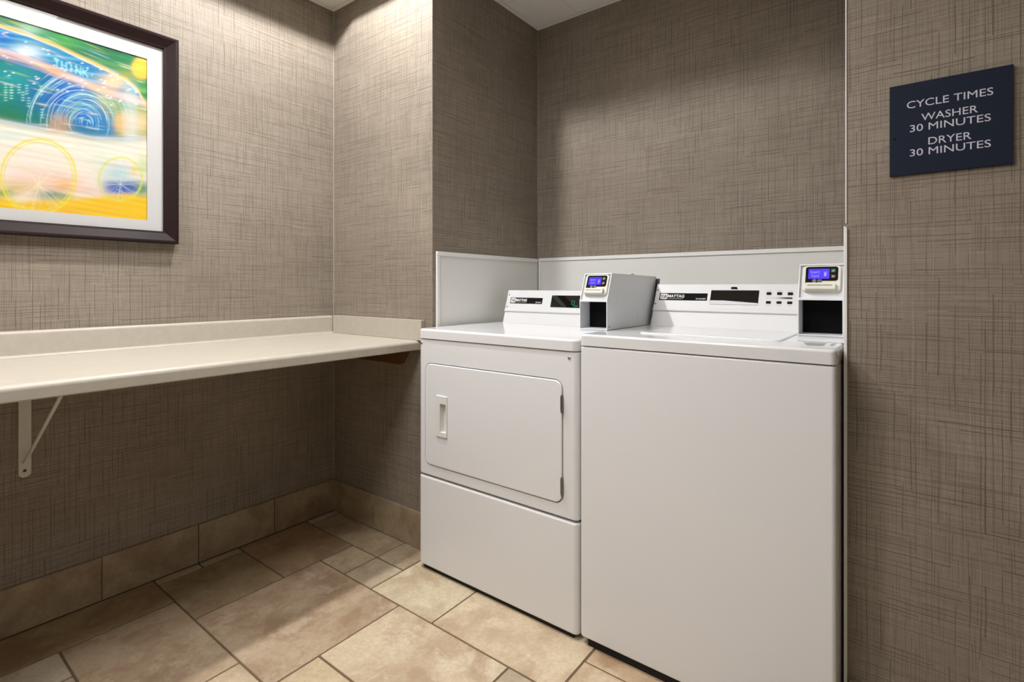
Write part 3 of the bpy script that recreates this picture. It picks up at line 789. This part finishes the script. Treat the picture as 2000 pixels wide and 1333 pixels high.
# ------------------------------------------------------------------ splash sheets around the machines
ZT = 1.1935
sp = thing('splash_sheet', (XE, 1.80, 0.0), 'white splash sheet on the dark left side of the alcove beside the dryer', 'wall panel')
obj('sheet', box(XE + 0.0005, XE + 0.005, 1.443, YD - 0.001, 0.001, ZT - 0.002, 0.0006, 1), M_FRP, sp)
bm = box(XE + 0.0005, XE + 0.010, 1.4415, YD - 0.0115, ZT - 0.016, ZT, 0.0015, 2)
obj('edge_trim', bm, M_FRPTRIM, sp)
obj('edge_trim', box(XE + 0.0005, XE + 0.010, 1.4415, 1.4575, 0.001, ZT - 0.0165, 0.0015, 2), M_FRPTRIM, sp)
sp = thing('splash_sheet', (-0.80, YD, 0.0), 'wide white splash sheet on the back wall behind both machines', 'wall panel')
obj('sheet', box(XE + 0.0115, -0.1165, YD - 0.005, YD - 0.0005, 0.001, ZT, 0.0006, 1), M_FRP, sp)
obj('edge_trim', box(XE + 0.0105, -0.1165, YD - 0.010, YD - 0.0005, ZT - 0.013, ZT + 0.003, 0.0015, 2), M_FRPTRIM, sp)
obj('edge_trim', box(XE + 0.0105, XE + 0.0225, YD - 0.010, YD - 0.0005, 0.001, ZT - 0.0135, 0.0015, 2), M_FRPTRIM, sp)
sp = thing('splash_sheet', (XF, 1.80, 0.0), 'narrow white splash sheet edge between the washer and the sign wall', 'wall panel')
obj('sheet', box(XF - 0.0042, XF - 0.0005, YB + 0.001, YD - 0.011, 0.001, ZT - 0.002, 0.0006, 1), M_FRP, sp)
pts = [(-0.1158, 0.001), (-0.1088, 0.001)] + [(-0.1158 + 0.0070 * math.cos(math.radians(a)), ZT - 0.0075 + 0.0075 * math.sin(math.radians(a))) for a in range(0, 91, 15)]
obj('edge_trim', prism(pts, 1.4195, 1.4232, XZ(0), 0.0008, 2, None, True), M_FRPTRIM, sp)

# ------------------------------------------------------------------ machine consoles
def console_frame(y0, z0, y1, z1):
    L = math.hypot(y1 - y0, z1 - z0); d = ((y1 - y0) / L, (z1 - z0) / L)
    return frame((0, y0, z0), (1, 0, 0), (0, d[0], d[1]), (0, -d[1], d[0])), L    # a = x, b = up the slope, c = out

def console_bm(Mx, L, x0, x1, t_led0, t_led1, depth):
    """lower panel, projecting lip and the face above it as one folded sheet body"""
    pts = [(0.0, -depth), (0.0, 0.0), (t_led0 - 0.001, 0.0), (t_led0, 0.0045), (t_led0 + 0.002, 0.006), (t_led1, 0.0062), (t_led1 + 0.0015, 0.0050), (t_led1 + 0.002, 0.0035), (L - 0.006, 0.0035), (L - 0.002, 0.0022), (L, -0.003), (L, -depth)]
    M2 = Mx @ Matrix(((0, 0, 1, 0), (1, 0, 0, 0), (0, 1, 0, 0), (0, 0, 0, 1)))      # (t, c, x) -> frame
    return prism(pts, x0, x1, M2, 0.0015, 2, None, True)
C0 = 0.0036      # the console face stands this far out of its frame's plane

def badge(Mx, con, x0, x1, t0, t1, kind_word, kx0, kx1):
    h = t1 - t0
    obj('badge', prism(rrect(x0, x1, t0, t1, 0.001, 2), C0, C0 + 0.0012, Mx, 0.0003, 1), M_BLACK, con, label='black badge strip')
    lx0, lx1 = x0 + 0.0036, x0 + 0.0036 + h * 0.93
    c = C0 + 0.0012
    obj('logo_plate', prism(rrect(lx0, lx1, t0 + h * 0.12, t1 - h * 0.10, 0.002, 3), c, c + 0.0003, Mx), M_INK, con, smooth=False)
    bm = None; W = lx1 - lx0; lo, hi = t0 + h * 0.24, t1 - h * 0.22; H = hi - lo
    for p, q, r, s in ((.10, 1, .27, .45), (.44, 1, .27, .45), (.27, .45, .27, 0), (.53, .75, .53, 0), (.74, 1, .60, 0), (.74, 1, .90, 0), (.65, .33, .86, .33)):
        a, b = Vector((lx0 + W * p, lo + H * q, 0)), Vector((lx0 + W * r, lo + H * s, 0)); d = (b - a).normalized(); n = Vector((-d.y, d.x, 0)) * 0.00105
        bm = prism([(a + n)[:2], (b + n)[:2], (b - n)[:2], (a - n)[:2]], c + 0.0003, c + 0.0005, Mx, bm=bm)
    obj('logo_strokes', bm, M_INKD, con, smooth=False)
    text('lettering', 'MAYTAG', lx1 + 0.0020, lx1 + 0.0020 + 0.0595 * (x1 - x0) / 0.170, t0 + h * 0.36, t1 - h * 0.20, Mx, M_INK, con, c, 0.0003, 0.03)
    bm = None; xx = lx1 + 0.0022
    while xx < lx1 + 0.058:
        d = random.uniform(0.0012, 0.0032); bm = box(xx, xx + d, t0 + h * 0.17, t0 + h * 0.235, c, c + 0.0002, bm=bm, M=Mx); xx += d + 0.0010
    obj('small_print', bm, M_INKG, con, smooth=False)
    text('lettering', kind_word, kx0, kx1, t0 + h * 0.13, t0 + h * 0.33, Mx, M_INK, con, c, 0.0003, 0.01)

def screw(parent, p, axis, r=0.0058, m=M_CHROME):
    bm = dome(p, axis, r, r * 0.55)
    return obj('screw', bm, m, parent, wn=False)

# ------------------------------------------------------------------ dryer
DX0, DX1, DYF, DYB = -1.4585, -0.7700, 1.3280, 2.04
dr = thing('dryer', ((DX0 + DX1) / 2, 1.68, 0.0), 'white front loading tumble dryer with a square door, beside the folding counter', 'dryer')
obj('cabinet', box(DX0 + 0.006, DX1 - 0.006, DYF + 0.022, DYB, 0.020, 0.860, 0.008, 2), M_DARKGAP, dr)
obj('kick_shade', box(DX0 + 0.02, DX1 - 0.02, DYF + 0.010, DYF + 0.016, 0.0012, 0.0240), M_DARKGAP, dr, smooth=False)  # dark strip added as the shade in the gap under the dryer
up = obj('upper_panel', prism(rrect(DX0, DX1, DYF, DYB, 0.018, 6), 0.3560, 0.8585, TOP(0), 0.0045, 3, None, True), M_WHITE, dr)
DOOR = (-1.4235, -0.8215, 0.3945, 0.7720)
bool_cut(up, prism(rrect(*DOOR, 0.030, 8), -0.020, 0.02, FRONT(DYF)))
g = 0.0028
dpts = rrect(DOOR[0] + g, DOOR[1] - g, DOOR[2] + g, DOOR[3] - g, 0.0275, 8)
door = obj('door', prism(dpts, -0.015, 0.0035, FRONT(DYF), 0.0040, 4), M_WHITE, dr)
bool_cut(door, prism(rrect(-1.3375, -1.3075, 0.5275, 0.6300, 0.002, 2), -0.0125, 0.02, FRONT(DYF)))
hd = obj('handle', prism(rrect(-1.3590, -1.3035, 0.5090, 0.6590, 0.003, 3), 0.0036, 0.0085, FRONT(DYF), 0.0028, 3), M_HANDLE, door, label='white recessed finger pull')
bool_cut(hd, prism(rrect(-1.3375, -1.3075, 0.5275, 0.6300, 0.002, 2), -0.02, 0.03, FRONT(DYF)))
bm = box(-1.3374, -1.3076, 0.5276, 0.6299, -0.0124, -0.0112, M=FRONT(DYF))
obj('handle_cup', bm, M_HANDLE, door, smooth=False)
for z0, z1 in ((0.6725, 0.7265), (0.4225, 0.4790)):
    bm = box(-0.8285, -0.8215, z0 + 0.004, z1 - 0.004, 0.0036, 0.0060, 0.0006, 1, M=FRONT(DYF))
    bm = tube((-0.8228, DYF - 0.0062, z0), (-0.8228, DYF - 0.0062, z1), 0.0030, 10, bm)
    obj('hinge', bm, M_HINGE, door, label='dull steel hinge')
obj('lower_panel', prism(rrect(DX0, DX1, DYF - 0.001, DYB, 0.018, 6), 0.0165, 0.3490, TOP(0), 0.0070, 4, None, True), M_WHITE, dr)
obj('top_deck', prism(rrect(DX0 - 0.0005, DX1 + 0.0005, DYF - 0.004, DYB, 0.022, 6), 0.8612, 0.8965, TOP(0), 0.0085, 5), M_DECK, dr)
screw(dr, (-1.4420, DYF + 0.0002, 0.8430), (0, -1, 0)); screw(dr, (-0.8000, DYF + 0.0002, 0.8395), (0, -1, 0))
for x in (DX0 + 0.06, DX1 - 0.06):
    for y in (DYF + 0.07, DYB - 0.07): obj('foot', cyl((x, y, 0.0008), (0, 0, 1), 0.020, 0.016, 0.0155, 16), M_DARKGAP, dr, smooth=False)
MD, LD = console_frame(1.755, 0.8968, 1.8005, 1.0385)
con = obj('console', console_bm(MD, LD, -1.3935, -0.8520, 0.0510, 0.0595, 0.16), M_PANELW, dr)
badge(MD, con, -1.3712, -1.2040, 0.0873, 0.1132, 'DRYER', -1.2360, -1.2090)
obj('display_window', prism(rrect(-1.1600, -0.9600, 0.0750, 0.1252, 0.001, 2), C0, C0 + 0.0012, MD, 0.0003, 1), M_GLASSB, con, label='black glass display')
c = C0 + 0.0013
bm = None
for a0, a1, b0, b1 in ((-1.0622, -1.0476, 0.1016, 0.1034), (-1.0622, -1.0476, 0.0867, 0.0885), (-1.0622, -1.0604, 0.0885, 0.1016), (-1.0494, -1.0476, 0.0885, 0.1016)):
    bm = box(a0, a1, b0, b1, c, c + 0.0003, bm=bm, M=MD)
obj('green_digit', bm, M_LED, con, smooth=False)
bm = None
for i in range(5): bm = box(-1.0520 + i * 0.0042, -1.0490 + i * 0.0042, 0.0800, 0.0842, c, c + 0.0003, bm=bm, M=MD)
obj('green_legend', bm, M_LED, con, smooth=False)
for t in (0.1262, 0.0724): screw(con, (MD @ Vector((-1.3838, t, C0)))[:], (MD.to_3x3() @ Vector((0, 0, 1)))[:], 0.0036, M_HINGE)

# ------------------------------------------------------------------ washer
WX0, WX1, WYF, WYB = -0.7620, -0.1215, 1.3250, 2.04
ws = thing('washer', ((WX0 + WX1) / 2, 1.68, 0.0), 'white top loading washing machine with a plain tall front, next to the sign wall', 'washer')
obj('cabinet', box(WX0 + 0.004, WX1 - 0.006, WYF + 0.012, WYB - 0.004, 0.026, 0.880, 0.006, 2), M_DARKGAP, ws)
obj('kick_shade', box(WX0 + 0.02, WX1 - 0.02, WYF + 0.012, WYF + 0.018, 0.0012, 0.0340), M_DARKGAP, ws, smooth=False)  # same added strip of shade, below the washer front
obj('front_panel', prism(rrect(WX0, WX1, WYF, WYB, 0.010, 5), 0.0265, 0.8785, TOP(0), 0.0060, 4, None, True), M_WHITE, ws)
deck = obj('top_deck', prism(rrect(WX0 - 0.0005, WX1 + 0.001, WYF - 0.0015, WYB, 0.013, 5), 0.8810, 0.9145, TOP(0), 0.0075, 5), M_DECK, ws)
LID = (-0.6350, -0.2490, 1.4430, 1.7450)
bool_cut(deck, prism(rrect(*LID, 0.018, 5), 0.9095, 0.95, TOP(0)))
obj('lid', prism(rrect(LID[0] + 0.002, LID[1] - 0.002, LID[2] + 0.002, LID[3] - 0.002, 0.016, 5), 0.9097, 0.9185, TOP(0), 0.0042, 4), M_DECK, ws)
obj('sticker', prism([(-0.205, 1.462), (-0.187, 1.390), (-0.155, 1.398), (-0.156, 1.472)], 0.9146, 0.9149, TOP(0)), M_STICK, ws, smooth=False, label='grey instruction sticker')
obj('sticker', prism([(-0.1455, 1.432), (-0.1375, 1.410), (-0.1345, 1.476), (-0.1405, 1.482)], 0.9146, 0.9149, TOP(0)), M_STICK, ws, smooth=False, label='narrow grey sticker along the deck edge')
for x in (WX0 + 0.06, WX1 - 0.06):
    for y in (WYF + 0.07, WYB - 0.07): obj('foot', cyl((x, y, 0.0008), (0, 0, 1), 0.022, 0.018, 0.0280, 16), M_DARKGAP, ws, smooth=False)
MW, LW = console_frame(1.775, 0.9148, 1.848, 1.0635)
con = obj('console', console_bm(MW, LW, -0.7322, -0.2225, 0.0565, 0.0675, 0.16), M_PANELW, ws)
badge(MW, con, -0.7152, -0.5455, 0.0984, 0.1260, 'WASHER', -0.5840, -0.5490)
obj('display_window', prism(rrect(-0.5346, -0.3823, 0.0852, 0.1383, 0.0015, 2), C0, C0 + 0.0012, MW, 0.0003, 1), M_GLASSB, con, label='black glass display')
bm = prism([(-0.4704, 0.1510), (-0.4710, 0.1430), (-0.4492, 0.1425), (-0.4530, 0.1510)], C0, C0 + 0.0016, MW, 0.0003, 1)
obj('indicator_tab', bm, M_BUTTON, con)
for a0, a1, b0, b1 in ((-0.3596, -0.3456, 0.1229, 0.1318), (-0.3290, -0.3147, 0.1228, 0.1318), (-0.2984, -0.2839, 0.1224, 0.1316), (-0.3587, -0.3448, 0.0917, 0.0999), (-0.3282, -0.3141, 0.0920, 0.0999), (-0.2979, -0.2835, 0.0917, 0.0997)):
    obj('button', prism(rrect(a0, a1, b0, b1, 0.0015, 3), C0, C0 + 0.0022, MW, 0.0006, 2), M_BUTTON, con)
    bm = None; up_side = b0 > 0.11
    zz = b1 + 0.0045 if up_side else b0 - 0.0070
    for i in range(4): bm = box(a0 + 0.0004 + i * 0.0034, a0 + 0.0030 + i * 0.0034, zz, zz + 0.0020, C0, C0 + 0.0002, bm=bm, M=MW)
    obj('small_print', bm, M_INKG, con, smooth=False)
ts = NT('cycle_legend_print'); gx = ts.n('ShaderNodeTexCoord'); sx = ts.n('ShaderNodeSeparateXYZ'); ts.l(gx.outputs['Generated'], sx.inputs[0])
ts.bsdf(ts.mix(ts.ramp(sx.outputs[0], 0.25, 0.85), (0.62, 0.60, 0.56), (0.03, 0.03, 0.03)), 0.5, 0.3)
obj('cycle_legend', box(-0.3597, -0.2842, 0.1090, 0.1148, C0, C0 + 0.0003, M=MW), ts.m, con, smooth=False, label='cycle legend strip fading from grey to black')
for t, x in ((0.1392, -0.7272), (0.0841, -0.7262)): screw(con, (MW @ Vector((x, t, C0)))[:], (MW.to_3x3() @ Vector((0, 0, 1)))[:], 0.0036, M_HINGE)

# ------------------------------------------------------------------ card payment boxes
CBX0, CBX1, CBY, CBZ = -0.8475, -0.7475, 1.470, 0.9152
def card_box():
    t = thing('card_reader', (CBX0, CBY, CBZ), 'grey steel card payment box with a lit screen standing on the dryer end', 'card reader', 'card payment boxes')
    YZ = lambda x: frame((x, 0, 0), (0, 1, 0), (0, 0, 1), (1, 0, 0))
    y, z = CBY, CBZ
    slope = Vector((0.035, 0.088)); slope.normalize()
    outer = [(y, z), (y, z + 0.0935), (y + 0.035, z + 0.1815), (y + 0.402, z + 0.1765), (y + 0.352, z)]
    sh = obj('shell', prism(outer, CBX0, CBX1, YZ(0), 0.0010, 1, None, True), M_BOX, t)
    k = 0.003
    bool_cut(sh, prism([(y - 0.02, z + k), (y + 0.066, z + k), (y + 0.066, z + 0.0895), (y - 0.02, z + 0.0895)], CBX0 + k, CBX1 - k, YZ(0)))
    n = Vector((-slope.y, slope.x)); s0 = Vector((y, z + 0.0935)); 
    f = lambda t_, c_: tuple(s0 + slope * t_ + n * c_)
    bool_cut(sh, prism([f(0.0025, 0.02), f(0.0025, -0.007), f(0.0915, -0.007), f(0.0915, 0.02)], CBX0 + k, CBX1 - k, YZ(0)))
    obj('shelf', box(CBX0 + k, CBX1 - k, y + 0.0005, y + 0.0650, z + 0.0896, z + 0.0925, 0.0004, 1), M_BOX, t)
    obj('back_plate', box(CBX0 + k + 0.0005, CBX1 - k - 0.0005, y + 0.0630, y + 0.0655, z + k + 0.0005, z + 0.0890), M_BAY, t, smooth=False, label='black plate inside the open bay')
    Mx = frame((-0.1705 - 0.627, y, z + 0.0935), (1, 0, 0), (0, slope.x, slope.y), (0, -slope.y, slope.x))    # a from the middle, b up the slope, c out
    c = -0.0068
    rd = obj('reader', prism(rrect(-0.0410, 0.0425, 0.0195, 0.0905, 0.009, 6), c, c + 0.0075, Mx, 0.0030, 4), M_CREAM, t, label='cream plastic reader body')
    c += 0.0076
    pts = rrect(-0.0345, 0.0362, 0.0475, 0.0863, 0.0060, 5)
    obj('face', prism(pts, c, c + 0.0008, Mx, 0.0003, 1), M_GLASSB, rd, label='black keypad face')
    obj('face', prism([(-0.0345, 0.0411), (0.0000, 0.0411), (0.0030, 0.0474), (0.0030, 0.0540), (-0.0345, 0.0540)], c, c + 0.0007, Mx), M_GLASSB, rd, smooth=False)
    c2 = c + 0.0009
    obj('screen', prism(rrect(-0.0284, 0.0178, 0.0530, 0.0802, 0.0012, 3), c2, c2 + 0.0004, Mx), M_SCREEN, rd, smooth=False, label='blue backlit screen')
    text('screen_lettering', 'Insert', -0.0232, -0.0030, 0.0680, 0.0752, Mx, M_SCRTXT, rd, c2 + 0.0004, 0.0001)
    text('screen_lettering', 'Card', -0.0212, -0.0055, 0.0573, 0.0645, Mx, M_SCRTXT, rd, c2 + 0.0004, 0.0001)
    bm = None
    for a0, a1, b0, b1 in ((0.0045, 0.0130, 0.0715, 0.0722), (0.0126, 0.0131, 0.0600, 0.0715), (0.0062, 0.0108, 0.0598, 0.0700)):
        bm = box(a0, a1, b0, b1, c2 + 0.0004, c2 + 0.0005, bm=bm, M=Mx)
    obj('card_symbol', bm, M_SCRTXT, rd, smooth=False)
    obj('enter_key', prism(rrect(0.0212, 0.0304, 0.0700, 0.0790, 0.0012, 3), c2, c2 + 0.0010, Mx, 0.0003, 1), M_GREEN, rd, label='green key')
    bm = prism([(0.0232, 0.0745), (0.0250, 0.0722), (0.0286, 0.0765), (0.0280, 0.0770), (0.0250, 0.0735), (0.0238, 0.0751)], c2 + 0.0010, c2 + 0.0011, Mx)
    obj('key_mark', bm, M_KEYW, rd, smooth=False)
    obj('cancel_key', prism(rrect(0.0216, 0.0306, 0.0547, 0.0634, 0.0012, 3), c2, c2 + 0.0010, Mx, 0.0003, 1), M_RED, rd, label='red key')
    bm = box(-0.0028, 0.0028, -0.0005, 0.0005, 0, 0.0001, M=Mx @ Matrix.Translation((0.0261, 0.0590, c2 + 0.0010)) @ Matrix.Rotation(PI / 4, 4, 'Z'))
    bm = box(-0.0028, 0.0028, -0.0005, 0.0005, 0, 0.0001, bm=bm, M=Mx @ Matrix.Translation((0.0261, 0.0590, c2 + 0.0010)) @ Matrix.Rotation(-PI / 4, 4, 'Z'))
    obj('key_mark', bm, M_KEYW, rd, smooth=False)
    for a, plus in ((-0.0146, True), (-0.0029, False)):
        obj('round_key', cyl((a, 0.0474, c2), (0, 0, 1), 0.0044, 0.0041, 0.0010, 20, M=Mx), M_KEYW, rd, smooth=False)
        bm = cyl((a, 0.0474, c2 + 0.0010), (0, 0, 1), 0.0036, 0.0036, 0.0001, 20, M=Mx)
        obj('key_cap', bm, M_BLACK, rd, smooth=False)
        bm = box(a - 0.0024, a + 0.0024, 0.0469, 0.0479, c2 + 0.0011, c2 + 0.0012, M=Mx)
        if plus: bm = box(a - 0.0005, a + 0.0005, 0.0450, 0.0498, c2 + 0.0011, c2 + 0.0012, bm=bm, M=Mx)
        obj('key_mark', bm, M_KEYW, rd, smooth=False)
    # card mouth: a lip that stands out toward the user, with the slot in it
    lip = obj('card_mouth', prism(rrect(-0.0340, 0.0330, 0.0215, 0.0400, 0.004, 4), c - 0.0005, c + 0.0100, Mx, 0.0022, 3), M_CREAM, rd)
    bool_cut(lip, prism(rrect(-0.0285, 0.0262, 0.0313, 0.0333, 0.0006, 1), c + 0.002, c + 0.05, Mx))
    # fittings on the outside of the shell
    xs = CBX1
    obj('side_label', box(xs + 0.0001, xs + 0.0005, y + 0.069, y + 0.278, z + 0.092, z + 0.1115, 0.0001, 1), M_BOX, t, smooth=False)
    obj('side_plate', box(xs + 0.0001, xs + 0.0007, y + 0.232, y + 0.300, z + 0.018, z + 0.052, 0.0002, 1), M_BOX, t, smooth=False)
    obj('lock', cyl((xs - 0.012, y + 0.215, z + 0.1790), (0, 0, 1), 0.006, 0.0055, 0.004, 16), M_CHROME, t, smooth=False)
    screw(t, (xs, y + 0.014, z + 0.010), (1, 0, 0), 0.0030, M_HINGE)
    return t
def dup(root, delta, label):
    r = root.copy(); COL.objects.link(r); r.location = root.location + Vector(delta); r['label'] = label
    for ch in list(root.children):
        c = ch.copy(); COL.objects.link(c); c.parent = r
        for g2 in list(ch.children):
            d = g2.copy(); COL.objects.link(d); d.parent = c
    return r
cb = card_box()
cb2 = dup(cb, (0.6268, 0.0150, 0.0145), 'grey steel card payment box with a lit screen, beside the sign wall')

M_GAPSHADE = plain('dark_gap_shade', (0.030, 0.036, 0.055), 0.5, 0.3)  # dark colour standing in for the shaded gap behind the left card box
obj('gap_shade_strip', prism([(CBY + 0.3530, CBZ + 0.001), (CBY + 0.4005, CBZ + 0.1680), (CBY + 0.4065, CBZ + 0.1680), (CBY + 0.3590, CBZ + 0.001)], CBX0 + 0.004, -0.7350, frame((0, 0, 0), (0, 1, 0), (0, 0, 1), (1, 0, 0))), M_GAPSHADE, cb, smooth=False, label='dark strip painted as the shaded gap at the back of the box')
obj('base_spacer', box(CBX0, -0.7660, CBY + 0.002, CBY + 0.34, 0.8968, CBZ - 0.0002, 0.0006, 1), M_BOX, cb)
obj('base_spacer', box(CBX0 + 0.6268, CBX1 + 0.6268, CBY + 0.017, CBY + 0.355, 0.9148, CBZ + 0.0143, 0.0006, 1), M_BOX, cb2)

# ------------------------------------------------------------------ sign
sg = thing('sign', (0.0695, YB, 1.2975), 'square navy sign with pale cycle time lettering on the right wall', 'sign')
pl = obj('plate', prism(rrect(-0.0297, 0.1690, 1.2975, 1.4958, 0.0008, 2), 0.0003, 0.0062, FRONT(YB), 0.0006, 2), M_SIGN, sg)
FS = FRONT(YB)
for body, a0, a1, b0, b1 in (('CYCLE TIMES', 0.0008, 0.1394, 1.4412, 1.4566), ('WASHER', 0.0255, 0.1162, 1.4104, 1.4256), ('30 MINUTES', 0.0060, 0.1358, 1.3892, 1.4044),
                             ('DRYER', 0.0373, 0.1063, 1.3575, 1.3727), ('30 MINUTES', 0.0060, 0.1358, 1.3364, 1.3516)):
    text('lettering', body, a0, a1, b0, b1, FS, M_SIGNTXT, sg, 0.0062, 0.0004)
obj('screw_hole', cyl((-0.0206, YB - 0.0062, 1.3784), (0, -1, 0), 0.0022, 0.0018, 0.0004, 14), M_BLACK, sg, smooth=False)

print('tiles', count, 'objects', len(bpy.data.objects))
